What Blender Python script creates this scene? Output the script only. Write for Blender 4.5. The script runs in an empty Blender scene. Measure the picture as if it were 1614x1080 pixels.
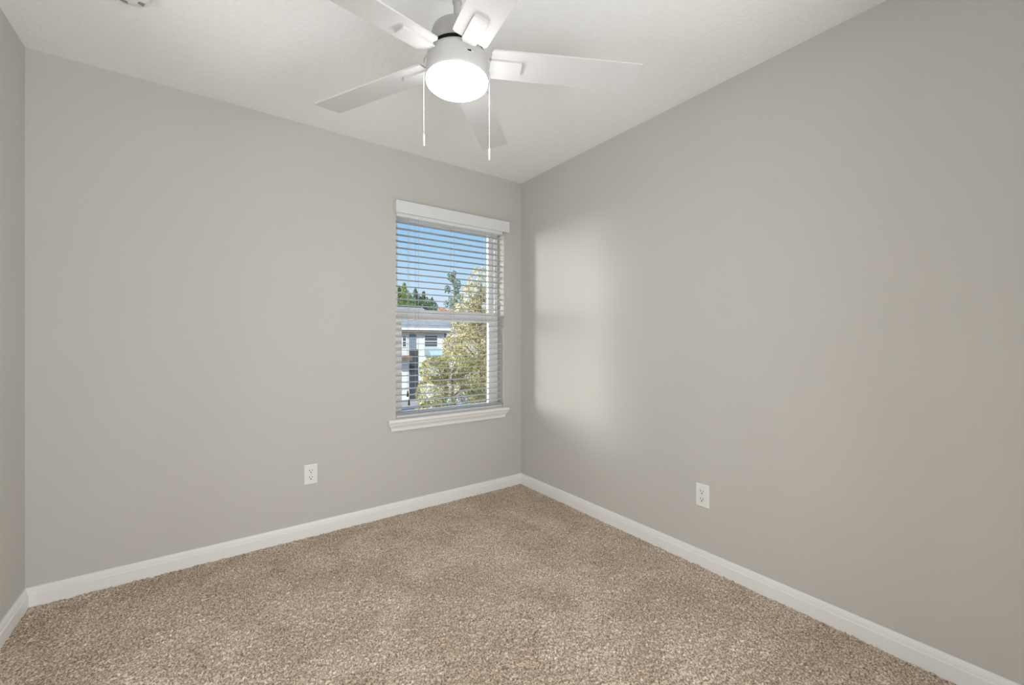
import bpy, bmesh, math, random
import numpy as np
from mathutils import Vector, Matrix, Euler

S = bpy.context.scene
COL = S.collection
PI = math.pi
R = math.radians

# ------------------------------------------------------------------ camera
cd = bpy.data.cameras.new('camera')
cam = bpy.data.objects.new('camera', cd)
COL.objects.link(cam)
cam.location = (-2.062, -2.721, 1.1625)
cam.rotation_euler = Euler((PI / 2, 0, -0.6268), 'XYZ')
cd.sensor_width = 36.0
cd.lens = 36.0 * 661.0 / 1614.0
cd.shift_y = -3.25 / 1614.0
cd.clip_start = 0.02
cd.clip_end = 500
S.camera = cam

# ------------------------------------------------------------------ view
S.view_settings.view_transform = 'Standard'
S.view_settings.look = 'None'
S.view_settings.gamma = 1.0
S.view_settings.use_curve_mapping = False
S.view_settings.exposure = 0.1
S.cycles.max_bounces = 14
S.cycles.diffuse_bounces = 8
S.cycles.transparent_max_bounces = 16
S.cycles.sample_clamp_indirect = 6.0
S.cycles.use_denoising = True

# ------------------------------------------------------------------ sky
W = bpy.data.worlds.new('sky')
S.world = W
W.use_nodes = True
nt = W.node_tree
nt.nodes.clear()
out = nt.nodes.new('ShaderNodeOutputWorld')
bg = nt.nodes.new('ShaderNodeBackground')
tc = nt.nodes.new('ShaderNodeTexCoord')
sp = nt.nodes.new('ShaderNodeSeparateXYZ')
ramp = nt.nodes.new('ShaderNodeValToRGB')
e = ramp.color_ramp.elements
e[0].position = 0.0
e[0].color = (0.80, 0.88, 0.97, 1)
e[1].position = 0.62
e[1].color = (0.12, 0.36, 0.80, 1)
for p, c in ((0.11, (0.60, 0.78, 0.96, 1)), (0.20, (0.40, 0.67, 0.95, 1)), (0.28, (0.27, 0.56, 0.91, 1))):
    k = e.new(p)
    k.color = c
nt.links.new(tc.outputs['Generated'], sp.inputs[0])
nt.links.new(sp.outputs['Z'], ramp.inputs[0])
# added bright lobe in the sky, west of the window, lights the right wall
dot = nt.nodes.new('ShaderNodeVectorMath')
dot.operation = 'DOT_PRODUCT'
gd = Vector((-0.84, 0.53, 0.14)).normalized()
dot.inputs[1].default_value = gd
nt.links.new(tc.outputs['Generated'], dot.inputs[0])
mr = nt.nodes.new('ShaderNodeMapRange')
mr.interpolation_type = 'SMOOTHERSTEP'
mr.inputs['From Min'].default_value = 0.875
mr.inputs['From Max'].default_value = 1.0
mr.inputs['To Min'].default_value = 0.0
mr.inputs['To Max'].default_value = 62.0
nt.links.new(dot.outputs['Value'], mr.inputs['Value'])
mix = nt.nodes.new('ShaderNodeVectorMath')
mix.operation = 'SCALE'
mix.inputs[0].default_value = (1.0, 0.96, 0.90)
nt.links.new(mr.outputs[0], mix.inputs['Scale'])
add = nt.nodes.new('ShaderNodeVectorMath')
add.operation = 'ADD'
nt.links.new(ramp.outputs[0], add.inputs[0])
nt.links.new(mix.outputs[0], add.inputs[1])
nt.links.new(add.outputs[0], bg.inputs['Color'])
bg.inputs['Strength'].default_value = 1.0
nt.links.new(bg.outputs[0], out.inputs[0])

# ------------------------------------------------------------------ sun and added fill lights
sd = bpy.data.lights.new('sun', 'SUN')
sd.energy = 4.2
sd.angle = R(0.6)
sd.color = (1.0, 0.95, 0.86)
sun = bpy.data.objects.new('sun', sd)
COL.objects.link(sun)
sun.rotation_euler = Vector((0.42, 0.74, -0.62)).to_track_quat('-Z', 'Y').to_euler()
sun.location = (0, 0, 20)

hd = bpy.data.lights.new('rear_fill_light', 'AREA')       # added unseen fill light behind the camera, for walls and ceiling
hd.shape = 'RECTANGLE'
hd.size = 1.8
hd.size_y = 1.3
hd.energy = 67
hd.color = (0.97, 0.985, 1.0)
hl = bpy.data.objects.new('rear_fill_light', hd)
COL.objects.link(hl)
hl.location = (-1.0, -4.0, 0.72)
hl.rotation_euler = (R(121), 0, R(14))

ld = bpy.data.lights.new('side_fill_light', 'AREA')    # added unseen fill light beyond the side opening, left of the camera
ld.shape = 'RECTANGLE'
ld.size = 1.7
ld.size_y = 1.3
ld.energy = 33.5
ld.color = (0.97, 0.985, 1.0)
ll = bpy.data.objects.new('side_fill_light', ld)
COL.objects.link(ll)
ll.location = (-4.05, -1.75, 0.75)
ll.rotation_euler = (R(118), 0, -PI / 2)

pd = bpy.data.lights.new('window_portal', 'AREA')
pd.shape = 'RECTANGLE'
pd.size = 0.88
pd.size_y = 1.42
pd.cycles.is_portal = True
po = bpy.data.objects.new('window_portal', pd)
COL.objects.link(po)
po.location = (-0.61, 0.2, 1.35)
po.rotation_euler = (-PI / 2, 0, 0)

# ------------------------------------------------------------------ materials
def mat(name, col, rough=0.5, spec=0.4, var=0.03, scale=30.0, bump=0.0, bscale=200.0, bdist=0.002,
        emit=None, estr=0.0, metal=0.0, detail=2.0):
    m = bpy.data.materials.new(name)
    m.use_nodes = True
    t = m.node_tree
    b = t.nodes['Principled BSDF']
    b.inputs['Roughness'].default_value = rough
    b.inputs['Specular IOR Level'].default_value = spec
    b.inputs['Metallic'].default_value = metal
    co = t.nodes.new('ShaderNodeTexCoord')
    n = t.nodes.new('ShaderNodeTexNoise')
    n.inputs['Scale'].default_value = scale
    n.inputs['Detail'].default_value = detail
    t.links.new(co.outputs['Object'], n.inputs['Vector'])
    r = t.nodes.new('ShaderNodeValToRGB')
    r.color_ramp.elements[0].position = 0.3
    r.color_ramp.elements[1].position = 0.7
    r.color_ramp.elements[0].color = tuple(c * (1 - var) for c in col) + (1,)
    r.color_ramp.elements[1].color = tuple(min(1, c * (1 + var)) for c in col) + (1,)
    t.links.new(n.outputs['Fac'], r.inputs[0])
    t.links.new(r.outputs[0], b.inputs['Base Color'])
    if bump:
        n2 = t.nodes.new('ShaderNodeTexNoise')
        n2.inputs['Scale'].default_value = bscale
        n2.inputs['Detail'].default_value = 3.0
        t.links.new(co.outputs['Object'], n2.inputs['Vector'])
        bp = t.nodes.new('ShaderNodeBump')
        bp.inputs['Strength'].default_value = bump
        bp.inputs['Distance'].default_value = bdist
        t.links.new(n2.outputs['Fac'], bp.inputs['Height'])
        t.links.new(bp.outputs[0], b.inputs['Normal'])
    if emit:
        b.inputs['Emission Color'].default_value = emit + (1,)
        b.inputs['Emission Strength'].default_value = estr
    return m


M = {}
M['wall'] = mat('greige_wall_paint', (0.542, 0.530, 0.502), 0.72, 0.25, 0.008, 3, 0.12, 160, 0.0015)
M['ceiling'] = mat('knockdown_ceiling_paint', (0.86, 0.872, 0.875), 0.85, 0.15, 0.012, 40, 0.46, 62, 0.005)
M['trim'] = mat('white_trim_paint', (0.80, 0.80, 0.785), 0.38, 0.4, 0.006, 6)
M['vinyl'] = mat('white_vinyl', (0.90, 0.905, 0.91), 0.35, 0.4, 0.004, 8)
M['slat'] = mat('shaded_white_slat', (0.56, 0.57, 0.58), 0.42, 0.4, 0.008, 12)  # white slats greyed in the colour to stand in for backlit shade
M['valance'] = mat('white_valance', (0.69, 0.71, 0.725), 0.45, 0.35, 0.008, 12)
M['cord'] = mat('white_cord', (0.50, 0.50, 0.49), 0.8, 0.1, 0.03, 300)
M['tassel'] = mat('brown_wood_tassel', (0.09, 0.055, 0.035), 0.5, 0.3, 0.15, 120)
M['plate'] = mat('white_plastic_plate', (0.78, 0.775, 0.745), 0.35, 0.45, 0.005, 30)
M['slot'] = mat('dark_slot', (0.04, 0.038, 0.035), 0.7, 0.1, 0.1, 300)
M['screw'] = mat('painted_screw', (0.62, 0.61, 0.58), 0.4, 0.5, 0.02, 300)
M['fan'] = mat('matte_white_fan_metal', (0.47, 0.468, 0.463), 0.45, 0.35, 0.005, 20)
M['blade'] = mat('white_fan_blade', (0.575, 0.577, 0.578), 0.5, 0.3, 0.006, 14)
M['black'] = mat('black_gap', (0.012, 0.012, 0.012), 0.8, 0.05, 0.1, 100)
M['chain'] = mat('white_bead_chain', (0.58, 0.575, 0.565), 0.35, 0.4, 0.02, 300)
M['lamp'] = mat('lit_frosted_glass', (0.9, 0.9, 0.9), 0.3, 0.4, 0.003, 20, emit=(1.0, 0.99, 0.975), estr=42.0)
M['detector'] = mat('white_detector_plastic', (0.72, 0.715, 0.70), 0.45, 0.4, 0.01, 30)
M['vent'] = mat('grey_vent_slot', (0.27, 0.265, 0.26), 0.7, 0.2, 0.1, 200)
M['concrete'] = mat('pale_concrete', (0.46, 0.44, 0.41), 0.9, 0.1, 0.12, 2)
M['asphalt'] = mat('grey_asphalt', (0.16, 0.165, 0.18), 0.9, 0.1, 0.15, 4, detail=6)
M['lawn'] = mat('dry_green_lawn', (0.20, 0.23, 0.07), 0.95, 0.05, 0.35, 3, detail=6)
M['siding'] = mat('white_siding', (0.74, 0.72, 0.69), 0.7, 0.2, 0.03, 3)
M['recess_shade'] = mat('blue_grey_recess_shade', (0.20, 0.25, 0.31), 0.7, 0.2, 0.05, 3)  # blue-grey colour stands in for the shade of a wall recess
M['shingle'] = mat('grey_blue_shingle', (0.27, 0.28, 0.295), 0.9, 0.1, 0.2, 6, detail=6)
M['gutter'] = mat('brown_gutter', (0.17, 0.115, 0.085), 0.6, 0.3, 0.1, 8)
M['darkdoor'] = mat('charcoal_panel', (0.06, 0.065, 0.075), 0.5, 0.3, 0.1, 5)
M['brick'] = mat('brown_brick', (0.19, 0.135, 0.105), 0.9, 0.1, 0.25, 12, detail=5)
M['houseglass'] = mat('dark_window_glass', (0.07, 0.085, 0.11), 0.15, 0.5, 0.2, 1.5)
M['awning'] = mat('pale_teal_awning', (0.44, 0.58, 0.57), 0.7, 0.2, 0.05, 4)
M['bark'] = mat('grey_brown_bark', (0.14, 0.105, 0.075), 0.95, 0.05, 0.3, 20, detail=5)
M['carwhite'] = mat('white_car_paint', (0.72, 0.74, 0.78), 0.25, 0.6, 0.01, 3)
M['carblue'] = mat('slate_blue_car_paint', (0.25, 0.31, 0.42), 0.25, 0.6, 0.03, 3)
M['tire'] = mat('black_rubber', (0.02, 0.02, 0.02), 0.8, 0.1, 0.1, 40)
M['rim'] = mat('silver_wheel', (0.5, 0.5, 0.52), 0.35, 0.5, 0.05, 30, metal=0.8)
M['hallwall'] = M['wall']


def leafmat(name, c0, c1):
    m = bpy.data.materials.new(name)
    m.use_nodes = True
    t = m.node_tree
    b = t.nodes['Principled BSDF']
    b.inputs['Roughness'].default_value = 0.6
    b.inputs['Specular IOR Level'].default_value = 0.2
    co = t.nodes.new('ShaderNodeTexCoord')
    n = t.nodes.new('ShaderNodeTexNoise')
    n.inputs['Scale'].default_value = 7.0
    n.inputs['Detail'].default_value = 4.0
    t.links.new(co.outputs['Object'], n.inputs['Vector'])
    r = t.nodes.new('ShaderNodeValToRGB')
    r.color_ramp.elements[0].position = 0.36
    r.color_ramp.elements[1].position = 0.64
    r.color_ramp.elements[0].color = c0 + (1,)
    r.color_ramp.elements[1].color = c1 + (1,)
    t.links.new(n.outputs['Fac'], r.inputs[0])
    t.links.new(r.outputs[0], b.inputs['Base Color'])
    tr = t.nodes.new('ShaderNodeBsdfTranslucent')
    t.links.new(r.outputs[0], tr.inputs['Color'])
    mx = t.nodes.new('ShaderNodeMixShader')
    mx.inputs[0].default_value = 0.3
    t.links.new(b.outputs[0], mx.inputs[1])
    t.links.new(tr.outputs[0], mx.inputs[2])
    t.links.new(mx.outputs[0], t.nodes['Material Output'].inputs['Surface'])
    return m


M['leaf_gold'] = leafmat('golden_green_leaves', (0.085, 0.075, 0.02), (0.62, 0.55, 0.32))
M['leaf_olive'] = leafmat('olive_leaves', (0.075, 0.08, 0.02), (0.48, 0.43, 0.19))
M['leaf_light'] = leafmat('light_green_needles', (0.055, 0.11, 0.03), (0.22, 0.30, 0.10))
M['leaf_dark'] = leafmat('dark_green_needles', (0.018, 0.045, 0.025), (0.085, 0.145, 0.075))
M['leaf_pine'] = leafmat('blue_green_pine_needles', (0.03, 0.07, 0.04), (0.12, 0.19, 0.10))
M['leaf_rust'] = leafmat('rust_leaves', (0.45, 0.17, 0.07), (0.66, 0.36, 0.18))


def glassmat():
    m = bpy.data.materials.new('clear_window_glass')
    m.use_nodes = True
    t = m.node_tree
    t.nodes.clear()
    o = t.nodes.new('ShaderNodeOutputMaterial')
    tr = t.nodes.new('ShaderNodeBsdfTransparent')
    tr.inputs['Color'].default_value = (0.96, 0.98, 0.98, 1)
    gl = t.nodes.new('ShaderNodeBsdfGlossy')
    gl.inputs['Roughness'].default_value = 0.02
    fr = t.nodes.new('ShaderNodeFresnel')
    fr.inputs['IOR'].default_value = 1.35
    mx = t.nodes.new('ShaderNodeMixShader')
    t.links.new(fr.outputs[0], mx.inputs[0])
    t.links.new(tr.outputs[0], mx.inputs[1])
    t.links.new(gl.outputs[0], mx.inputs[2])
    t.links.new(mx.outputs[0], o.inputs[0])
    return m


M['glass'] = glassmat()


def carpetmat():
    m = bpy.data.materials.new('beige_cut_pile')
    m.use_nodes = True
    t = m.node_tree
    b = t.nodes['Principled BSDF']
    b.inputs['Roughness'].default_value = 1.0
    b.inputs['Specular IOR Level'].default_value = 0.05
    co = t.nodes.new('ShaderNodeTexCoord')
    # yarn-to-yarn colour
    n1 = t.nodes.new('ShaderNodeTexNoise')
    n1.inputs['Scale'].default_value = 165
    n1.inputs['Detail'].default_value = 2
    t.links.new(co.outputs['Object'], n1.inputs['Vector'])
    r1 = t.nodes.new('ShaderNodeValToRGB')
    r1.color_ramp.elements[0].position = 0.33
    r1.color_ramp.elements[1].position = 0.67
    r1.color_ramp.elements[0].color = (0.235, 0.175, 0.124, 1)
    r1.color_ramp.elements[1].color = (0.86, 0.74, 0.62, 1)
    t.links.new(n1.outputs['Fac'], r1.inputs[0])
    # brushed patches of the pile
    n2 = t.nodes.new('ShaderNodeTexNoise')
    n2.inputs['Scale'].default_value = 3.6
    n2.inputs['Detail'].default_value = 3
    n2.inputs['Distortion'].default_value = 0.6
    t.links.new(co.outputs['Object'], n2.inputs['Vector'])
    r2 = t.nodes.new('ShaderNodeValToRGB')
    r2.color_ramp.elements[0].position = 0.4
    r2.color_ramp.elements[1].position = 0.62
    r2.color_ramp.elements[0].color = (0.89, 0.87, 0.845, 1)
    r2.color_ramp.elements[1].color = (1.05, 1.06, 1.075, 1)
    t.links.new(n2.outputs['Fac'], r2.inputs[0])
    mul = t.nodes.new('ShaderNodeMix')
    mul.data_type = 'RGBA'
    mul.blend_type = 'MULTIPLY'
    mul.inputs[0].default_value = 1.0
    t.links.new(r1.outputs[0], mul.inputs[6])
    t.links.new(r2.outputs[0], mul.inputs[7])
    t.links.new(mul.outputs[2], b.inputs['Base Color'])
    return m


M['carpet'] = carpetmat()

# ------------------------------------------------------------------ helpers
def obj(name, bm, m, parent=None, smooth=False, loc=None):
    me = bpy.data.meshes.new(name)
    bmesh.ops.recalc_face_normals(bm, faces=bm.faces)
    bm.to_mesh(me)
    bm.free()
    if isinstance(m, (list, tuple)):
        for x in m:
            me.materials.append(x)
    else:
        me.materials.append(m)
    if smooth:
        for p in me.polygons:
            p.use_smooth = True
        try:
            me.set_sharp_from_angle(angle=R(35))
        except Exception:
            pass
    o = bpy.data.objects.new(name, me)
    COL.objects.link(o)
    if parent:
        o.parent = parent
    if loc:
        o.location = loc
    return o


def tag(o, label, cat, group=None, kind=None):
    if label:
        o['label'] = label
    if cat:
        o['category'] = cat
    if group:
        o['group'] = group
    if kind:
        o['kind'] = kind
    return o


def thing(name, label, cat, loc=(0, 0, 0), rz=0, group=None, kind=None):
    o = bpy.data.objects.new(name, None)
    o.empty_display_size = 0.1
    COL.objects.link(o)
    o.location = loc
    o.rotation_euler = (0, 0, rz)
    return tag(o, label, cat, group, kind)


def struct(o, label=None, cat=None):
    o['kind'] = 'structure'
    if label:
        o['label'] = label
    if cat:
        o['category'] = cat
    return o


def box(bm, x0, x1, y0, y1, z0, z1, bev=0.0, seg=2, mx=None, mi=0):
    g = bmesh.ops.create_cube(bm, size=1.0)
    vs = g['verts']
    for v in vs:
        v.co = Vector((x0 + (v.co.x + .5) * (x1 - x0), y0 + (v.co.y + .5) * (y1 - y0), z0 + (v.co.z + .5) * (z1 - z0)))
    fs = set(f for v in vs for f in v.link_faces)
    for f in fs:
        f.material_index = mi
    if bev:
        es = list(set(ed for v in vs for ed in v.link_edges))
        r = bmesh.ops.bevel(bm, geom=es, offset=bev, segments=seg, affect='EDGES', profile=0.6)
        vs = list(set(v for f in r['faces'] for v in f.verts) | set(v for v in vs if v.is_valid))
    if mx is not None:
        bmesh.ops.transform(bm, matrix=mx, verts=vs)
    return vs


def lathe(bm, prof, n=48, c=(0, 0), cap=True, mi=0):
    rings = []
    for r, z in prof:
        if r < 1e-6:
            rings.append([bm.verts.new((c[0], c[1], z))])
        else:
            rings.append([bm.verts.new((c[0] + r * math.cos(2 * PI * i / n), c[1] + r * math.sin(2 * PI * i / n), z)) for i in range(n)])
    for a, b in zip(rings, rings[1:]):
        for i in range(n):
            j = (i + 1) % n
            if len(a) == 1 and len(b) == 1:
                continue
            if len(a) == 1:
                f = bm.faces.new((a[0], b[j], b[i]))
            elif len(b) == 1:
                f = bm.faces.new((a[i], a[j], b[0]))
            else:
                f = bm.faces.new((a[i], a[j], b[j], b[i]))
            f.material_index = mi
    if cap:
        for ring in (rings[0], rings[-1]):
            if len(ring) > 2:
                bm.faces.new(ring)


def tube(bm, pts, rad, n=8):
    pts = [Vector(p) for p in pts]
    rads = rad if isinstance(rad, (list, tuple)) else [rad] * len(pts)
    rings = []
    for i, p in enumerate(pts):
        d = (pts[min(i + 1, len(pts) - 1)] - pts[max(i - 1, 0)]).normalized()
        a = Vector((1, 0, 0)) if abs(d.x) < 0.8 else Vector((0, 1, 0))
        u = d.cross(a).normalized()
        w = d.cross(u)
        rings.append([bm.verts.new(p + (u * math.cos(2 * PI * k / n) + w * math.sin(2 * PI * k / n)) * rads[i]) for k in range(n)])
    for a, b in zip(rings, rings[1:]):
        for k in range(n):
            j = (k + 1) % n
            bm.faces.new((a[k], a[j], b[j], b[k]))
    bm.faces.new(rings[0])
    bm.faces.new(rings[-1])


def prism(bm, poly, axis, a0, a1):
    """extrude a 2-D polygon along an axis; poly is in the other two axes, in cyclic order"""
    def P(u, v, a):
        return {'x': (a, u, v), 'y': (u, a, v), 'z': (u, v, a)}[axis]
    A = [bm.verts.new(P(u, v, a0)) for u, v in poly]
    B = [bm.verts.new(P(u, v, a1)) for u, v in poly]
    n = len(poly)
    bm.faces.new(A)
    bm.faces.new(list(reversed(B)))
    for i in range(n):
        j = (i + 1) % n
        bm.faces.new((A[i], A[j], B[j], B[i]))


def roundrect(x0, x1, y0, y1, r, n=5):
    pts = []
    for cx, cy, a in ((x1 - r, y1 - r, 0), (x0 + r, y1 - r, 90), (x0 + r, y0 + r, 180), (x1 - r, y0 + r, 270)):
        for i in range(n + 1):
            t = R(a + 90 * i / n)
            pts.append((cx + r * math.cos(t), cy + r * math.sin(t)))
    return pts


# ------------------------------------------------------------------ room shell
RX0, RX1, RY0, RY1, H = -2.7083, 0.0, -2.86, 0.0, 2.44
OX0, OX1, OZ0, OZ1 = -1.048, -0.172, 0.615, 2.06      # window opening
WT = 0.165

bm = bmesh.new()
box(bm, RX0 - 0.15, OX0, 0, WT, -0.3, H + 0.2)
box(bm, OX1, RX1 + 0.15, 0, WT, -0.3, H + 0.2)
box(bm, OX0, OX1, 0, WT, -0.3, OZ0)
box(bm, OX0, OX1, 0, WT, OZ1, H + 0.2)
struct(obj('wall_back', bm, M['wall']), 'greige painted wall with the window in it', 'wall')

bm = bmesh.new()
box(bm, 0, 0.15, -4.4, 0.0, -0.3, H + 0.2)
struct(obj('wall_right', bm, M['wall']), 'long bare greige wall right of the window corner', 'wall')
LY0, LY1, LZ = -2.62, -0.85, 2.08                       # unseen side doorway, added to let the side fill light in
bm = bmesh.new()
box(bm, RX0 - 0.15, RX0, -4.4, LY0, -0.3, H + 0.2)
box(bm, RX0 - 0.15, RX0, LY1, 0.0, -0.3, H + 0.2)
box(bm, RX0 - 0.15, RX0, LY0, LY1, LZ, H + 0.2)
struct(obj('wall_left', bm, M['wall']), 'greige wall at the left edge of the view', 'wall')
bm = bmesh.new()
box(bm, -4.45, -4.30, -3.0, -0.4, -0.3, H + 0.2)
box(bm, -4.30, RX0 - 0.15, -0.5, -0.4, -0.3, H + 0.2)
box(bm, -4.30, RX0 - 0.15, -3.0, -2.9, -0.3, H + 0.2)
struct(obj('wall_added_landing', bm, M['wall']), 'greige walls of the added landing around the side fill light', 'wall')
DX0, DX1, DZ = -2.50, -0.60, 2.08                       # wide cased opening added behind the camera to let fill light in
bm = bmesh.new()
box(bm, RX0, DX0, RY0 - 0.12, RY0, -0.3, H)
box(bm, DX1, RX1, RY0 - 0.12, RY0, -0.3, H)
box(bm, DX0, DX1, RY0 - 0.12, RY0, DZ, H)
struct(obj('wall_rear', bm, M['wall']), 'greige wall with an added opening for fill light', 'wall')
bm = bmesh.new()
box(bm, RX0 - 0.15, RX1 + 0.15, -4.55, -4.4, -0.3, H + 0.2)
struct(obj('wall_added_hall', bm, M['wall']), 'far wall of the added hall', 'wall')
bm = bmesh.new()
box(bm, RX0 - 0.15, RX1 + 0.15, -4.4, 0.0, H, H + 0.2)
box(bm, -4.45, RX0 - 0.15, -3.0, -0.4, H, H + 0.2)
struct(obj('ceiling', bm, M['ceiling']), 'off-white textured ceiling', 'ceiling')
bm = bmesh.new()
box(bm, RX0 - 0.15, RX1 + 0.15, -4.4, 0.0, -0.3, -0.012)
box(bm, -4.45, RX0 - 0.15, -3.0, -0.4, -0.3, -0.012)
struct(obj('floor', bm, M['concrete']), 'floor slab under the carpet', 'floor')

# carpet: a real tufted surface
rng = np.random.default_rng(7)
def smooth(a, k):
    for _ in range(k):
        a = (a + np.roll(a, 1, 0) + np.roll(a, -1, 0) + np.roll(a, 1, 1) + np.roll(a, -1, 1)) / 5
    return a
step = 0.0036
nx, ny = int(2.7083 / step), int(2.86 / step)
X, Y = np.meshgrid(np.linspace(RX0 + 0.002, RX1 - 0.002, nx), np.linspace(RY0, RY1 - 0.002, ny))
hgt = smooth(rng.standard_normal((ny, nx)), 1)
hgt = hgt / hgt.std() * 0.0024
lump = smooth(rng.standard_normal((ny, nx)), 30)
lump = lump / lump.std() * 0.0008
Z = np.clip(hgt + lump, -0.008, 0.008)
X = X + np.clip(rng.standard_normal((ny, nx)) * 0.0009, -.0014, .0014)
Y = Y + np.clip(rng.standard_normal((ny, nx)) * 0.0009, -.0014, .0014)
me = bpy.data.meshes.new('carpet')
nv = nx * ny
idx = np.arange(nv).reshape(ny, nx)
quads = np.stack([idx[:-1, :-1], idx[:-1, 1:], idx[1:, 1:], idx[1:, :-1]], -1).reshape(-1, 4)
me.vertices.add(nv)
me.vertices.foreach_set('co', np.stack([X, Y, Z], -1).astype(np.float32).ravel())
me.loops.add(quads.size)
me.loops.foreach_set('vertex_index', quads.astype(np.int32).ravel())
me.polygons.add(len(quads))
me.polygons.foreach_set('loop_start', (np.arange(len(quads)) * 4).astype(np.int32))
me.polygons.foreach_set('loop_total', np.full(len(quads), 4, np.int32))
me.update(calc_edges=True)
me.validate()
me.materials.append(M['carpet'])
for_s = np.ones(len(quads), bool)
me.polygons.foreach_set('use_smooth', for_s)
carpet = bpy.data.objects.new('carpet', me)
COL.objects.link(carpet)
tag(carpet, 'beige brown cut-pile carpet covering the whole room floor', 'carpet', None, 'stuff')
bm = bmesh.new()
box(bm, RX0, RX1, -4.4, RY0, -0.012, -0.001)
box(bm, -4.30, RX0, -2.9, -0.5, -0.012, -0.001)
struct(obj('floor_added_hall', bm, M['carpet']), 'carpeted floor of the added hall and landing', 'floor')

# baseboards
BP = [(0.0, -0.012), (0.014, -0.012), (0.014, 0.054), (0.0125, 0.0565), (0.0105, 0.0575), (0.0105, 0.064), (0.0095, 0.0655),
      (0.0092, 0.070), (0.0075, 0.0755), (0.0062, 0.0815), (0.0045, 0.0834), (0.0, 0.0834)]
def baseboard(name, p, q, nrm, m0, m1, label):
    """p->q along the wall, nrm into the room; m0/m1: mitre at the ends (1 inside corner)"""
    p, q, nrm = Vector(p), Vector(q), Vector(nrm)
    d = (q - p).normalized()
    bm = bmesh.new()
    A = [bm.verts.new(p + nrm * o + d * o * m0 + Vector((0, 0, z))) for o, z in BP]
    B = [bm.verts.new(q + nrm * o - d * o * m1 + Vector((0, 0, z))) for o, z in BP]
    bm.faces.new(A)
    bm.faces.new(list(reversed(B)))
    for i in range(len(BP)):
        j = (i + 1) % len(BP)
        bm.faces.new((A[i], A[j], B[j], B[i]))
    struct(obj(name, bm, M['trim'], smooth=False), label, 'baseboard')
baseboard('baseboard_back', (RX0, 0, 0), (RX1, 0, 0), (0, -1, 0), 1, 1, 'white baseboard under the window wall')
baseboard('baseboard_right', (RX1, 0, 0), (RX1, RY0, 0), (-1, 0, 0), 1, 1, 'white baseboard along the right wall')
baseboard('baseboard_left', (RX0, 0, 0), (RX0, LY1 + 0.06, 0), (1, 0, 0), 1, 0, 'white baseboard along the left wall')
baseboard('baseboard_rear', (DX1 + 0.06, RY0, 0), (RX1, RY0, 0), (0, 1, 0), 0, 1, 'white baseboard beside the added doorway')
# casings of the two added doorways
bm = bmesh.new()
for x0, x1 in ((DX0 - 0.06, DX0), (DX1, DX1 + 0.06)):
    box(bm, x0, x1, RY0, RY0 + 0.016, 0.0, DZ + 0.06, 0.004)
box(bm, DX0, DX1, RY0, RY0 + 0.016, DZ, DZ + 0.06, 0.004)
for y0, y1 in ((LY0 - 0.06, LY0), (LY1, LY1 + 0.06)):
    box(bm, RX0, RX0 + 0.016, y0, y1, 0.0, LZ + 0.06, 0.004)
box(bm, RX0, RX0 + 0.016, LY0, LY1, LZ, LZ + 0.06, 0.004)
struct(obj('trim_added_doorway', bm, M['trim']), 'white casings around the two added doorways', 'trim')

# ------------------------------------------------------------------ window
win = thing('window_1', 'white single-hung vinyl window behind the blind', 'window', (0, 0, 0), kind='structure')
bm = bmesh.new()
fy0, fy1 = 0.088, WT
box(bm, OX0, OX0 + 0.03, fy0, fy1, 0.635, OZ1, 0.002)
box(bm, OX1 - 0.03, OX1, fy0, fy1, 0.635, OZ1, 0.002)
box(bm, OX0 + 0.03, OX1 - 0.03, fy0, fy1, 2.032, OZ1, 0.002)
box(bm, OX0 + 0.03, OX1 - 0.03, fy0, fy1, 0.635, 0.645, 0.002)
obj('window_frame', bm, M['vinyl'], win)
# upper sash (outer track)
bm = bmesh.new()
ux0, ux1 = OX0 + 0.03, OX1 - 0.03
box(bm, ux0, ux0 + 0.030, 0.128, 0.158, 1.34, 2.032, 0.003)
box(bm, ux1 - 0.030, ux1, 0.128, 0.158, 1.34, 2.032, 0.003)
box(bm, ux0 + 0.030, ux1 - 0.030, 0.128, 0.158, 2.008, 2.032, 0.003)
box(bm, ux0 + 0.030, ux1 - 0.030, 0.128, 0.158, 1.335, 1.384, 0.003)
us = obj('upper_sash', bm, M['vinyl'], win)
bm = bmesh.new()
box(bm, ux0 + 0.028, ux1 - 0.028, 0.1415, 0.1445, 1.380, 2.012)
obj('glass_pane', bm, M['glass'], us)
# lower sash (inner track)
bm = bmesh.new()
box(bm, ux0, ux0 + 0.048, 0.094, 0.124, 0.645, 1.340, 0.003)
box(bm, ux1 - 0.048, ux1, 0.094, 0.124, 0.645, 1.340, 0.003)
box(bm, ux0 + 0.048, ux1 - 0.048, 0.092, 0.124, 1.303, 1.341, 0.003)
box(bm, ux0 + 0.048, ux1 - 0.048, 0.094, 0.124, 0.645, 0.667, 0.003)
ls = obj('lower_sash', bm, M['vinyl'], win)
bm = bmesh.new()
box(bm, ux0 + 0.046, ux1 - 0.046, 0.1075, 0.1105, 0.664, 1.306)
obj('glass_pane', bm, M['glass'], ls)
bm = bmesh.new()
box(bm, -0.64, -0.58, 0.078, 0.093, 1.333, 1.344, 0.003)
obj('sash_lock', bm, M['vinyl'], ls)

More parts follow.
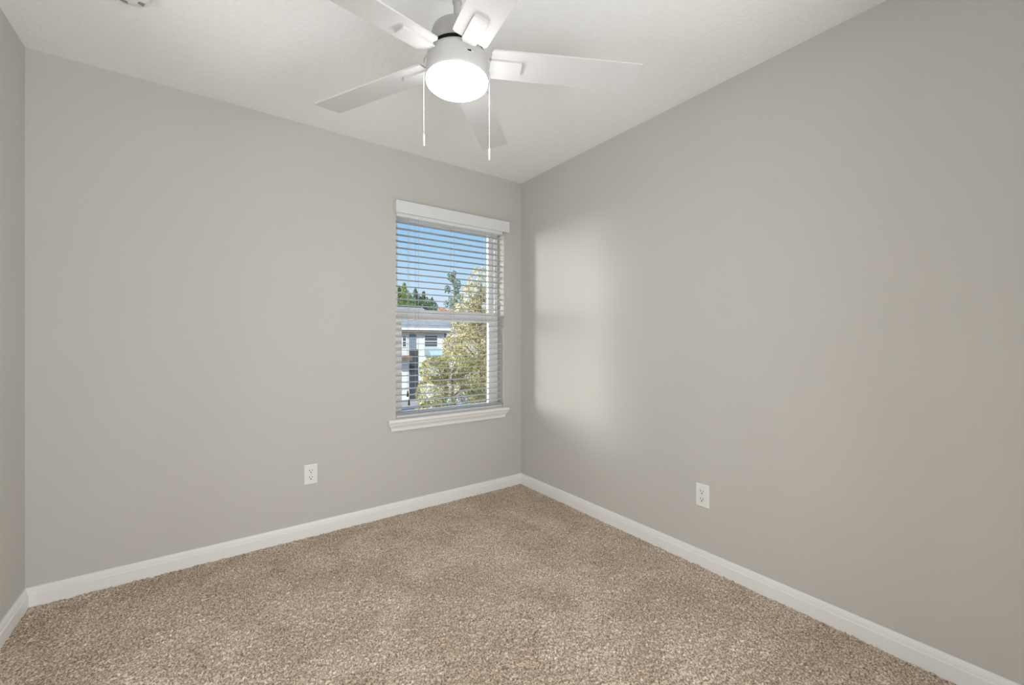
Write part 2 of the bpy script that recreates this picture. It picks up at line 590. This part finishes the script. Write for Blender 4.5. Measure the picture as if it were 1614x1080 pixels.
# sill: stool and apron
sill = thing('trim_1', 'white window sill with moulded apron below it', 'window sill', (0, 0, 0), kind='structure')
bm = bmesh.new()
prof = [(0.0, 0.612), (-0.036, 0.612), (-0.043, 0.6155), (-0.0462, 0.622), (-0.0462, 0.629), (-0.043, 0.6355), (-0.037, 0.639), (0.0, 0.639)]
prism(bm, prof, 'x', -1.108, -0.146)
box(bm, OX0 + 0.0005, OX1 - 0.0005, 0.0, 0.089, 0.616, 0.639)
obj('stool', bm, M['trim'], sill)
bm = bmesh.new()
ap = [(0.0, 0.612), (0.034, 0.612), (0.033, 0.602), (0.027, 0.592), (0.019, 0.583), (0.016, 0.574), (0.0155, 0.562), (0.012, 0.5565), (0.0, 0.5565)]
def ring(sgn):
    base = -1.083 if sgn < 0 else -0.170
    return [bm.verts.new((base + sgn * (o - 0.013), -o, z)) for o, z in ap]
A, B = ring(-1), ring(1)
n = len(ap)
for i in range(n - 1):
    bm.faces.new((A[i], A[i + 1], B[i + 1], B[i]))
bm.faces.new((A[n - 1], A[0], B[0], B[n - 1]))
for rr_, sg in ((A, -1), (B, 1)):
    back = [bm.verts.new((v.co.x, 0.0, v.co.z)) for v in rr_]
    for i in range(n - 1):
        if i == 0:
            bm.faces.new((rr_[0], rr_[1], back[1]))
        elif i == n - 2:
            bm.faces.new((rr_[i], rr_[i + 1], back[i]))
        else:
            bm.faces.new((rr_[i], rr_[i + 1], back[i + 1], back[i]))
bmesh.ops.remove_doubles(bm, verts=bm.verts, dist=1e-5)
obj('apron', bm, M['trim'], sill)

# ------------------------------------------------------------------ blind
blind = thing('window_blind', 'white horizontal slat blind with a valance, hung in the window opening', 'blind', (-0.61, 0.0, 0.64))
def bl(x, y, z):
    return (x + 0.61, y, z - 0.64)
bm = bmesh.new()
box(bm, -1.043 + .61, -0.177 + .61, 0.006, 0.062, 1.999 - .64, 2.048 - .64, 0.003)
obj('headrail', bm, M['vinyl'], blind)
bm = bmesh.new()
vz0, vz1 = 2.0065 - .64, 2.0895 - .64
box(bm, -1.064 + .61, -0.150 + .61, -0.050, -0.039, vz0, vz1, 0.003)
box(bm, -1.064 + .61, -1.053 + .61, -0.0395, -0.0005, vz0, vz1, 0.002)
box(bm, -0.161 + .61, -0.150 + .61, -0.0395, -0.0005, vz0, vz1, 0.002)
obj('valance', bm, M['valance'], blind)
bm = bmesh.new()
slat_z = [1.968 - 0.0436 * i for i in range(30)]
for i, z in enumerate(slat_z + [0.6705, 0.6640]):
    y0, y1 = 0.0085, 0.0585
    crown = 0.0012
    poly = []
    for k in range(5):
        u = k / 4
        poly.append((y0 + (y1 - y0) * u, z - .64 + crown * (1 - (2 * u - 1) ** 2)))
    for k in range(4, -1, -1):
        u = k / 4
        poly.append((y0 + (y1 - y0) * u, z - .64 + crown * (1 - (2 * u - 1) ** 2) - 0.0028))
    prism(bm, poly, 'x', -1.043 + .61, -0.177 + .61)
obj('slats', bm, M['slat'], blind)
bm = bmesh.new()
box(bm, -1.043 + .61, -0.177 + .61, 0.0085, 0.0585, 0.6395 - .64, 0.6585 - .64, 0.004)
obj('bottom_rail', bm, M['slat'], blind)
for x in (-0.885, -0.61, -0.335):
    bm = bmesh.new()
    for y in (0.0070, 0.0600):
        tube(bm, [bl(x, y, 0.645), bl(x, y, 2.0)], 0.0009, 6)
    for z in slat_z:
        tube(bm, [bl(x, 0.0070, z - 0.0034), bl(x, 0.0600, z - 0.0034)], 0.0006, 5)
    obj('ladder_cord', bm, M['cord'], blind)
for x, zb in ((-0.9665, 0.797), (-0.9570, 0.738)):
    bm = bmesh.new()
    y = 0.0015
    tube(bm, [bl(x, y, zb + 0.02), bl(x + 0.001, y, 1.4), bl(x + .004, 0.004, 2.0)], 0.0010, 6)
    c = obj('lift_cord', bm, M['cord'], blind)
    bm = bmesh.new()
    lathe(bm, [(0.0022, zb + 0.024 - .64), (0.0040, zb + 0.020 - .64), (0.0048, zb + 0.008 - .64), (0.0075, zb - 0.008 - .64), (0.0080, zb - 0.014 - .64), (0.0055, zb - 0.017 - .64)],
          16, (x + .61, y - 0.004))
    obj('tassel', bm, M['tassel'], c, smooth=True)['label'] = 'dark brown wooden tassel'

# ------------------------------------------------------------------ outlets
def outlet(label, loc, rz):
    t = thing('wall_outlet', label, 'outlet', loc, rz, 'duplex outlets on the walls')
    bm = bmesh.new()                                    # plate lies in local x-z, faces local -y
    w, h, d = 0.0362, 0.0588, 0.0062
    A = [(u, v, 0.0) for u, v in roundrect(-w, w, -h, h, 0.003)]
    B = [(u, v, -0.0035) for u, v in roundrect(-w, w, -h, h, 0.003)]
    C = [(u, v, -d) for u, v in roundrect(-w + .004, w - .004, -h + .004, h - .004, 0.002)]
    rings = [[bm.verts.new((p[0], p[2], p[1])) for p in rr] for rr in (A, B, C)]
    for a, b in zip(rings, rings[1:]):
        for i in range(len(a)):
            j = (i + 1) % len(a)
            bm.faces.new((a[i], a[j], b[j], b[i]))
    bm.faces.new(rings[0])
    bm.faces.new(rings[-1])
    obj('cover_plate', bm, M['plate'], t)
    for s in (1, -1):
        zc = s * 0.0195
        bm = bmesh.new()
        pts = []
        for i in range(28):
            a = 2 * PI * i / 28
            pts.append((max(-0.0172, min(0.0172, 0.0185 * math.cos(a))), zc + max(-0.0142, min(0.0142, 0.0185 * math.sin(a)))))
        prism(bm, [(p[0], p[1]) for p in pts], 'y', -0.0082, -0.004)
        rc = obj('receptacle', bm, M['plate'], t)
        bm = bmesh.new()
        box(bm, -0.0088, -0.0054, -0.0086, -0.0080, zc + 0.000, zc + 0.0085)
        box(bm, 0.0054, 0.0086, -0.0086, -0.0080, zc + 0.001, zc + 0.0080)
        prism(bm, [(0.0034 * math.cos(2 * PI * k / 12), zc - 0.0072 + 0.0034 * math.sin(2 * PI * k / 12)) for k in range(12)], 'y', -0.0086, -0.0080)
        obj('slots', bm, M['slot'], rc)['label'] = 'dark socket slots'
    bm = bmesh.new()
    prism(bm, [(0.003 * math.cos(2 * PI * k / 14), 0.003 * math.sin(2 * PI * k / 14)) for k in range(14)], 'y', -0.0075, -0.006)
    obj('screw', bm, M['screw'], t)
    return t
outlet('white duplex outlet low on the window wall, left of the sill', (-1.5690, -0.0003, 0.3675), 0)
outlet('white duplex outlet low on the bare right wall', (-0.0003, -1.5480, 0.3645), -PI / 2)

# ------------------------------------------------------------------ ceiling fan
FX, FY = -1.3572, -1.4216
fan = thing('ceiling_fan', 'white five-blade ceiling fan with a lit round lamp, hanging from the ceiling', 'ceiling fan', (FX, FY, H))
def fz(z):
    return z - H
bm = bmesh.new()
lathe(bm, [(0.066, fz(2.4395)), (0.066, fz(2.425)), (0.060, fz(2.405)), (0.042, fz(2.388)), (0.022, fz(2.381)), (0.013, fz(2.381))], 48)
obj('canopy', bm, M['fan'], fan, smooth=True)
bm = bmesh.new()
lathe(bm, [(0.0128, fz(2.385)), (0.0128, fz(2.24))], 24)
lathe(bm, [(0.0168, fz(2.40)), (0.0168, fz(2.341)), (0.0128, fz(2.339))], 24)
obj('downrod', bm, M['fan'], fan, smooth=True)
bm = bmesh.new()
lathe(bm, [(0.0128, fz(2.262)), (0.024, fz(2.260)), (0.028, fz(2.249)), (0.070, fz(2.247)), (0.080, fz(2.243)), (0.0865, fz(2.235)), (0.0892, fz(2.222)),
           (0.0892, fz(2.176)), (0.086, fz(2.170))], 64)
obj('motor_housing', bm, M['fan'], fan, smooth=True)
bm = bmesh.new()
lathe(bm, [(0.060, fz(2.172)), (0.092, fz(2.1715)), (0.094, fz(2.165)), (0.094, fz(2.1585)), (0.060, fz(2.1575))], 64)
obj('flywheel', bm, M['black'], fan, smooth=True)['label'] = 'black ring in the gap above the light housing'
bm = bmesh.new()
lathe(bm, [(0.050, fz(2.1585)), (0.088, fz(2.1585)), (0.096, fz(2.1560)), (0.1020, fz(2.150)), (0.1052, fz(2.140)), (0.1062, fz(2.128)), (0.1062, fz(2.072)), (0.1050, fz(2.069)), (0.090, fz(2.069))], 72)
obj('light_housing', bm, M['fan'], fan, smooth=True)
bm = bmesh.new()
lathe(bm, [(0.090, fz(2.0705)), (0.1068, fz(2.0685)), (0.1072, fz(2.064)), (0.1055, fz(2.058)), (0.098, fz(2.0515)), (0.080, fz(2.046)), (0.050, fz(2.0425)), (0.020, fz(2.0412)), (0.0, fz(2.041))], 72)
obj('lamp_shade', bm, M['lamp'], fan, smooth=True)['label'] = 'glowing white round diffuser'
# reverse switch on the housing, on the side towards the camera
da = Vector((cam.location.x - FX, cam.location.y - FY, 0)).normalized()
a0 = math.atan2(da.y, da.x) + R(21.5)
bm = bmesh.new()
mx = Matrix.Rotation(a0, 4, 'Z')
zs = fz(2.113)
box(bm, 0.1045, 0.1068, -0.0075, 0.0075, zs - 0.0030, zs + 0.0030, mx=mx, mi=0)
box(bm, 0.1060, 0.1072, -0.0068, -0.0015, zs - 0.0024, zs + 0.0024, mx=mx, mi=1)
box(bm, 0.1060, 0.1092, 0.0005, 0.0060, zs - 0.0022, zs + 0.0022, mx=mx, mi=1)
box(bm, 0.1060, 0.1074, -0.0012, 0.0002, zs - 0.0024, zs + 0.0024, mx=mx, mi=1)
for s in (-0.0135, 0.0135):
    box(bm, 0.1045, 0.1068, s - 0.0016, s + 0.0016, zs - 0.0016, zs + 0.0016, 0.0005, mx=mx, mi=2)
obj('reverse_switch', bm, [M['plate'], M['black'], M['screw']], fan)['label'] = 'small black and white slide switch'

TH, PIT, RB, W0, W1 = 0.7842, -0.1938, 0.6607, 0.1210, 0.1305
ZB = 2.1406
r0 = 0.1175
blade_bm = bmesh.new()
pts = []
def corner(cx, cy, rr, a0, a1, n=5):
    for i in range(n + 1):
        a = R(a0 + (a1 - a0) * i / n)
        pts.append((cx + rr * math.cos(a), cy + rr * math.sin(a)))
c = 0.011
corner(r0 + c, -W0 / 2 + c, c, 270, 180)
corner(r0 + c, W0 / 2 - c, c, 180, 90)
cc = 0.006
corner(RB - cc, W1 / 2 - cc, cc, 90, 0)
corner(RB - cc, -W1 / 2 + cc, cc, 0, -90)
prism(blade_bm, pts, 'z', -0.0028, 0.0028)
br_bm = bmesh.new()
pp = roundrect(0.112, 0.226, -0.0255, 0.0255, 0.008)
A = [br_bm.verts.new((u, v, -0.0029)) for u, v in pp]
B = [br_bm.verts.new((u, v, -0.0105)) for u, v in pp]
pp2 = roundrect(0.1128, 0.2252, -0.0247, 0.0247, 0.0075)
Cc = [br_bm.verts.new((u, v, -0.0115)) for u, v in pp2]
for a, b in ((A, B), (B, Cc)):
    for i in range(len(a)):
        j = (i + 1) % len(a)
        br_bm.faces.new((a[i], a[j], b[j], b[i]))
br_bm.faces.new(A)
br_bm.faces.new(Cc)
box(br_bm, 0.094, 0.1165, -0.019, 0.019, -0.0090, -0.0030, 0.001)
box(br_bm, 0.112, 0.135, -0.019, 0.019, 0.0030, 0.0070, 0.001)
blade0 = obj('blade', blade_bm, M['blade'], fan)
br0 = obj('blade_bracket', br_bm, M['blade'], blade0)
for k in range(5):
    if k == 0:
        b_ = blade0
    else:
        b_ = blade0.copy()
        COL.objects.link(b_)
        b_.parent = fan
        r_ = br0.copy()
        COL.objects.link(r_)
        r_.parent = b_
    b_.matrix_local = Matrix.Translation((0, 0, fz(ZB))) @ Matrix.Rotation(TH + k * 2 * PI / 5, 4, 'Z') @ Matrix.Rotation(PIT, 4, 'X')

def chain(dx, dy, ztop, zfob, zend, hook):
    bm = bmesh.new()
    z = ztop
    while z > zfob:
        bmesh.ops.create_icosphere(bm, subdivisions=1, radius=0.0015, matrix=Matrix.Translation((dx, dy, fz(z))))
        z -= 0.0041
    tube(bm, [(dx, dy, fz(ztop)), (dx, dy, fz(zfob))], 0.0006, 6)
    if hook:
        v = Vector((dx, dy, 0)).normalized()
        p = v * 0.1050
        q = v * (Vector((dx, dy, 0)).length)
        tube(bm, [(p.x, p.y, fz(ztop + 0.002)), ((p.x + q.x) / 2, (p.y + q.y) / 2, fz(ztop + 0.004)), (q.x, q.y, fz(ztop - 0.004)), (q.x, q.y, fz(ztop - 0.020))], [0.0042, 0.0042, 0.0036, 0.0028], 10)
    c = obj('pull_chain', bm, M['chain'], fan, smooth=True)
    bm = bmesh.new()
    lathe(bm, [(0.0008, fz(zfob + 0.003)), (0.0032, fz(zfob)), (0.0036, fz(zfob - 0.006)), (0.0036, fz(zend + 0.003)), (0.0026, fz(zend))], 16, (dx, dy))
    obj('chain_fob', bm, M['chain'], c, smooth=True)
rv = Vector((math.cos(0.6268), -math.sin(0.6268), 0))
fw = Vector((math.sin(0.6268), math.cos(0.6268), 0))
p = rv * -0.1165 + fw * -0.002
chain(p.x, p.y, 2.150, 1.880, 1.840, True)
p = rv * 0.1095 + fw * 0.055
chain(p.x, p.y, 2.125, 1.857, 1.8155, True)

# the lamp's own light is the emission of its diffuser

# ------------------------------------------------------------------ smoke detector
det = thing('smoke_detector', 'white round smoke detector with dark vent slots on the ceiling', 'smoke detector', (-2.296, -0.688, H))
bm = bmesh.new()
lathe(bm, [(0.068, -0.0005), (0.068, -0.010), (0.064, -0.013)], 48)
obj('mounting_base', bm, M['detector'], det, smooth=True)
bm = bmesh.new()
lathe(bm, [(0.0615, -0.012), (0.0605, -0.024), (0.056, -0.034), (0.046, -0.039), (0.020, -0.041), (0.0, -0.041)], 48)
body = obj('body', bm, M['detector'], det, smooth=True)
bm = bmesh.new()
box(bm, 0.0290, 0.0460, -0.0009, 0.0009, -0.0416, -0.0380)
v0 = obj('vent_slot', bm, M['vent'], body)
for k in range(4):
    for j in range(5):
        v = v0
        if k or j:
            v = v0.copy()
            COL.objects.link(v)
            v.parent = body
        v.rotation_euler = (0, 0, PI / 2 * k + R(10 + 6.0 * j))
        v['label'] = 'dark grey vent slot'

# ================================================================== outside
GZ = -3.0
bm = bmesh.new()
box(bm, -80, 120, 0.6, 160, GZ - 0.5, GZ)
struct(obj('ground', bm, M['asphalt']), 'grey asphalt street outside the window', 'street')
bm = bmesh.new()
box(bm, -60, 80, 22.2, 25.4, GZ, GZ + 0.08)
struct(obj('path', bm, M['concrete']), 'pale concrete walk along the houses outside', 'path')
bm = bmesh.new()
box(bm, 3.0, 14.5, 6.5, 12.0, GZ, GZ + 0.06)
tag(obj('lawn', bm, M['lawn']), 'dry green lawn under the trees outside the window', 'lawn', None, 'stuff')

def leaf_cloud(bm, rnd, n, c, rad, size, shell=0.35, flat=0.0):
    for _ in range(n):
        while True:
            v = Vector((rnd.uniform(-1, 1), rnd.uniform(-1, 1), rnd.uniform(-1, 1)))
            if 0.05 < v.length <= 1:
                break
        v = v.normalized() * (v.length ** shell)
        p = Vector((c[0] + v.x * rad[0], c[1] + v.y * rad[1], c[2] + v.z * rad[2]))
        s = size * rnd.uniform(0.6, 1.3)
        d = Vector((rnd.gauss(0, 1), rnd.gauss(0, 1), rnd.gauss(0, 0.7))).normalized()
        u = d.orthogonal().normalized()
        u = Matrix.Rotation(rnd.uniform(0, 2 * PI), 3, d) @ u
        w = d.cross(u)
        a = bm.verts.new(p - u * s)
        b = bm.verts.new(p + w * s * 0.5 + d * s * 0.12)
        cc_ = bm.verts.new(p + u * s)
        dd = bm.verts.new(p - w * s * 0.5 + d * s * 0.12)
        bm.faces.new((a, b, cc_))
        bm.faces.new((a, cc_, dd))

def tree(name, label, base, blobs, leafm, size, trunk_h, trunk_r, seed, dens=1.0, group=None, cat='tree', shell=0.35):
    rnd = random.Random(seed)
    t = thing(name, label, cat, base, 0, group)
    bm = bmesh.new()
    for (x, y, z, rx, rz_, n) in blobs:
        leaf_cloud(bm, rnd, int(n * dens), (x, y, z), (rx, rx, rz_), size, shell)
    obj('foliage', bm, leafm, t)
    bm = bmesh.new()
    tube(bm, [(0, 0, 0), (0.03, 0.02, trunk_h * 0.4), (-0.02, 0.03, trunk_h * 0.75), (0.02, 0, trunk_h)], [trunk_r, trunk_r * 0.85, trunk_r * 0.6, trunk_r * 0.2], 8)
    for (x, y, z, rx, rz_, n) in blobs:
        z0 = min(trunk_h * 0.95, max(0.3, z - rz_ * 0.9))
        tube(bm, [(0, 0, z0), (x * 0.5, y * 0.5, (z0 + z) / 2), (x, y, z)], [trunk_r * 0.4, trunk_r * 0.28, trunk_r * 0.1], 5)
    obj('trunk', bm, M['bark'], t)
    return t

def at(u, dist):
    k = (u - 807) / 661.0
    return (-2.062 + dist * (0.5866 + k * 0.8099), -2.721 + dist * (0.8099 - k * 0.5866))

rnd = random.Random(3)
# the big golden tree right of centre
x, y = at(757, 15.5)
bl_ = [(0.0, 0.0, 6.1, 0.50, 0.70, 500), (0.25, -0.2, 5.3, 0.75, 0.7, 900), (-0.35, 0.1, 4.75, 0.75, 0.7, 900), (0.6, 0.3, 4.5, 0.9, 0.9, 1200),
       (-0.75, -0.2, 3.9, 0.8, 0.7, 1100), (0.1, 0.2, 3.7, 1.0, 0.9, 1500), (0.9, -0.1, 3.2, 0.9, 0.9, 1300), (-0.2, -0.3, 2.7, 1.0, 0.8, 1400), (0.5, 0.1, 2.1, 0.9, 0.7, 1000), (-0.45, 0.33, 5.0, 0.6, 0.55, 700), (-0.22, 0.16, 5.75, 0.5, 0.5, 420)]
tree('golden_tree', 'tall golden leafed tree filling the right side of the window view', (x, y, GZ + 0.08), bl_, M['leaf_gold'], 0.042, 6.2, 0.13, 11, 1.7)
# the lower, bushier olive tree in front
x, y = at(715, 13.2)
bl_ = [(0.05, 0.0, 3.35, 0.60, 0.45, 1100), (-0.55, 0.2, 3.15, 0.48, 0.42, 900), (0.70, -0.35, 2.9, 0.65, 0.6, 1200), (-0.60, 0.25, 2.45, 0.52, 0.55, 1100), (0.15, 0.1, 2.35, 0.75, 0.6, 1300),
       (-0.15, -0.2, 1.15, 0.6, 0.45, 600), (0.95, -0.6, 1.75, 0.55, 0.6, 800), (-0.70, 0.4, 1.6, 0.5, 0.6, 900), (-0.5, 0.3, 0.9, 0.6, 0.5, 700), (0.35, 0.2, 1.55, 0.5, 0.35, 450)]
tree('olive_tree', 'low bushy olive green tree at the bottom of the window view', (x, y, GZ + 0.08), bl_, M['leaf_olive'], 0.036, 3.3, 0.09, 23, 1.7)
# thin sparse pine
x, y = at(716, 47)
bl_ = []
for k in range(24):
    z = 6.2 + 5.3 * k / 24
    a = rnd.uniform(0, 2 * PI)
    rr = (0.28 + 1.2 * (1 - (k / 24)) ** 0.8) * rnd.uniform(0.6, 1.1)
    bl_.append((rr * math.cos(a), rr * math.sin(a), z, 0.30, 0.36, 70))
bl_.append((0, 0, 11.6, 0.2, 0.45, 80))
bl_.append((-0.55, 0.3, 11.3, 0.16, 0.4, 50))
tree('pine_tree', 'thin sparse pine with a bare straight trunk against the sky', (x, y, GZ), bl_, M['leaf_pine'], 0.10, 11.7, 0.13, 31)
# small rust bush-tree in front of the pine
x, y = at(706, 53)
tree('rust_tree', 'small rust coloured tree in front of the thin pine', (x, y, GZ), [(0, 0, 7.1, 1.1, 1.0, 700), (0.8, -0.3, 6.7, 1.0, 0.8, 500), (-0.6, 0.3, 7.7, 0.6, 0.6, 300)], M['leaf_rust'], 0.10, 7.3, 0.08, 37)
# conifers beyond the roofs
def conifer(label, u, dist, top, rad, m, seed, n=2600):
    x, y = at(u, dist)
    h = top - GZ
    bl_ = []
    for k in range(9):
        f = k / 8
        rr = rad * (1 - f) ** 0.5 * 1.25 + 0.30
        z = h * 0.35 + h * 0.60 * f
        bl_.append((rad * 0.12 * math.sin(k * 2.4), rad * 0.12 * math.cos(k * 2.4), z, rr, h * 0.085, int(n * (0.18 - 0.014 * k))))
    bl_.append((0, 0, h * 0.97, 0.18, h * 0.035, 60))
    return tree('conifer', label, (x, y, GZ), bl_, m, 0.20, h * 0.95, 0.22, seed, 1.0, 'conifers beyond the roofs', shell=0.45)
conifer('light green conifer at the left edge of the window view', 628, 51, 7.5, 2.0, M['leaf_light'], 41)
conifer('pale pointed conifer behind the light green one', 637, 59, 8.9, 1.8, M['leaf_light'], 42)
conifer('broad dark green conifer at the middle of the group', 655, 68, 9.2, 2.7, M['leaf_dark'], 43)
conifer('dark conifer with a thin tip right of the broad one', 668, 78, 9.9, 3.0, M['leaf_dark'], 44)
conifer('rounded dark conifer at the right end of the group', 681, 86, 9.6, 3.0, M['leaf_dark'], 45)
conifer('low dark conifer under the pointed tips', 648, 97, 9.2, 3.4, M['leaf_dark'], 46)

# houses across the street (row seen past the blinds)
def window_part(parent, x0, x1, z0, z1, y, frame='siding'):
    bm = bmesh.new()
    f = 0.07
    box(bm, x0 - f, x1 + f, y - 0.06, y, z1, z1 + f)
    box(bm, x0 - f, x1 + f, y - 0.06, y, z0 - f, z0)
    box(bm, x0 - f, x0, y - 0.06, y, z0, z1)
    box(bm, x1, x1 + f, y - 0.06, y, z0, z1)
    box(bm, x0, x1, y - 0.045, y, (z0 + z1) / 2 - 0.025, (z0 + z1) / 2 + 0.025)
    w = obj('window', bm, M[frame], parent)
    bm = bmesh.new()
    box(bm, x0, x1, y - 0.02, y + 0.01, z0, z1)
    obj('pane', bm, M['houseglass'], w)

def townhouse(label, x0, x1, y0, depth, eave, ridge, wallm, wins, doors, group):
    t = thing('townhouse', label, 'house', (x0, y0, GZ), 0, group)
    w = x1 - x0
    ev, rg = eave - GZ, ridge - GZ
    bm = bmesh.new()
    prism(bm, [(0, 0), (depth, 0), (depth, ev), (depth / 2, rg), (0, ev)], 'x', 0.0, w)
    obj('walls', bm, M[wallm], t)
    bm = bmesh.new()
    k = (rg - ev) / (depth / 2)
    o = 0.45
    prism(bm, [(-o, ev - k * o + 0.02), (depth / 2, rg + 0.02), (depth + o, ev - k * o + 0.02), (depth + o, ev - k * o + 0.16), (depth / 2, rg + 0.18), (-o, ev - k * o + 0.16)], 'x', -0.3, w + 0.3)
    obj('roof', bm, M['shingle'], t)
    bm = bmesh.new()
    box(bm, -0.3, w + 0.3, -o - 0.12, -o, ev - k * o - 0.02, ev - k * o + 0.14)
    obj('fascia', bm, M['trim'], t)
    bm = bmesh.new()
    box(bm, -0.3, w + 0.3, -o + 0.0, 0.02, ev - k * o - 0.20, ev - k * o - 0.03)
    obj('soffit', bm, M['gutter'], t)
    for a, b, c_, d in wins:
        window_part(t, a - x0, b - x0, c_ - GZ, d - GZ, 0.0)
    for a, b, c_, d, mm in doors:
        bm = bmesh.new()
        box(bm, a - x0, b - x0, -0.05, 0.02, c_ - GZ, d - GZ)
        nb = max(1, int((d - c_) / 0.5))
        for i in range(1, nb):
            z = c_ - GZ + (d - c_) * i / nb
            box(bm, a - x0, b - x0, -0.062, -0.045, z - 0.02, z + 0.02)
        obj('panel', bm, M[mm], t)
    return t

G = 'townhouses across the street'
t = townhouse('white townhouse with a grey roof at the left of the window view', 3.0, 11.9, 25.0, 9.0, 2.05, 3.65, 'siding',
              [(8.74, 8.96, 0.75, 1.45), (10.36, 11.32, 0.72, 1.50), (6.0, 7.2, 0.7, 1.5), (4.0, 5.2, 0.7, 1.5)],
              [(9.22, 9.86, -2.95, 0.55, 'darkdoor'), (9.22, 9.72, 0.62, 1.58, 'recess_shade'), (8.5, 9.15, -2.2, -0.55, 'siding'), (6.0, 8.3, -2.95, -0.7, 'darkdoor')], G)
bm = bmesh.new()
A = []
for i in range(9):
    a = PI / 2 * i / 8
    A.append((-1.0 * math.sin(a), 0.45 * math.cos(a)))
poly = A + [(0.0, 0.0)]
prism(bm, [(yy, zz + 0.12 - GZ) for yy, zz in poly], 'x', 10.35 - 3.0, 11.45 - 3.0)
obj('awning', bm, M['awning'], t)['label'] = 'pale teal curved awning'
bm = bmesh.new()
box(bm, 8.2 - 3.0, 9.05 - 3.0, -1.0, 0.0, -0.20 - GZ, -0.10 - GZ)
box(bm, 8.2 - 3.0, 9.05 - 3.0, -1.0, -0.94, -0.10 - GZ, 0.16 - GZ)
obj('balcony', bm, M['brick'], t)
townhouse('white townhouse half hidden behind the golden tree', 12.9, 22.5, 26.5, 9.0, 1.6, 3.0, 'siding',
          [(13.2, 14.2, 0.3, 1.2), (16.0, 17.2, 0.3, 1.2), (13.4, 14.4, -2.2, -0.8)], [(15.0, 17.4, -2.95, -0.7, 'darkdoor')], G)
townhouse('long white townhouse further left along the street', -16.0, 2.4, 25.0, 9.0, 2.05, 3.65, 'siding',
          [(-14 + 2.5 * i, -12.8 + 2.5 * i, 0.7, 1.5) for i in range(6)], [(-13 + 4 * i, -10.6 + 4 * i, -2.95, -0.7, 'darkdoor') for i in range(4)], G)

# parked cars
def car(label, x, y, rz, paint):
    t = thing('car', label, 'car', (x, y, GZ), rz, 'cars parked outside')
    prof = [(-2.2, 0.35), (2.15, 0.35), (2.25, 0.55), (2.15, 0.80), (1.25, 0.93), (0.55, 1.40), (-0.9, 1.45), (-1.75, 1.05), (-2.2, 0.98), (-2.3, 0.6)]
    bm = bmesh.new()
    secs = []
    for yy, sc, dz in ((-0.86, 0.96, -0.04), (-0.72, 1.0, 0), (0.72, 1.0, 0), (0.86, 0.96, -0.04)):
        secs.append([bm.verts.new((px * sc, yy * (0.86 if pz > 1.2 else 1.0), pz + (dz if pz > 1.2 else 0))) for px, pz in prof])
    n = len(prof)
    for a, b in zip(secs, secs[1:]):
        for i in range(n):
            j = (i + 1) % n
            bm.faces.new((a[i], a[j], b[j], b[i]))
    bm.faces.new(secs[0])
    bm.faces.new(secs[-1])
    obj('body', bm, M[paint], t)
    bm = bmesh.new()
    box(bm, -0.85, 0.5, -0.80, 0.80, 1.0, 1.33, 0.03)
    prism(bm, [(0.62, 1.33), (1.20, 0.955), (1.26, 0.975), (0.68, 1.36)], 'y', -0.62, 0.62)
    prism(bm, [(-1.02, 1.38), (-1.70, 1.06), (-1.74, 1.10), (-1.06, 1.42)], 'y', -0.62, 0.62)
    obj('windows', bm, M['houseglass'], t)
    for wx in (-1.4, 1.4):
        for wy in (-0.80, 0.80):
            bm = bmesh.new()
            prism(bm, [(wx + 0.33 * math.cos(2 * PI * i / 24), 0.33 + 0.33 * math.sin(2 * PI * i / 24)) for i in range(24)], 'y', wy - 0.10, wy + 0.10)
            w = obj('wheel', bm, M['tire'], t)
            bm = bmesh.new()
            prism(bm, [(wx + 0.2 * math.cos(2 * PI * i / 20), 0.33 + 0.2 * math.sin(2 * PI * i / 20)) for i in range(20)], 'y', wy - 0.11, wy + 0.11)
            obj('hubcap', bm, M['rim'], w)
    return t
x, y = at(702, 19)
car('white car parked behind the olive tree', x, y, R(70), 'carwhite')
x, y = at(756, 26)
car('slate blue car parked right of the white one', x, y, R(75), 'carblue')
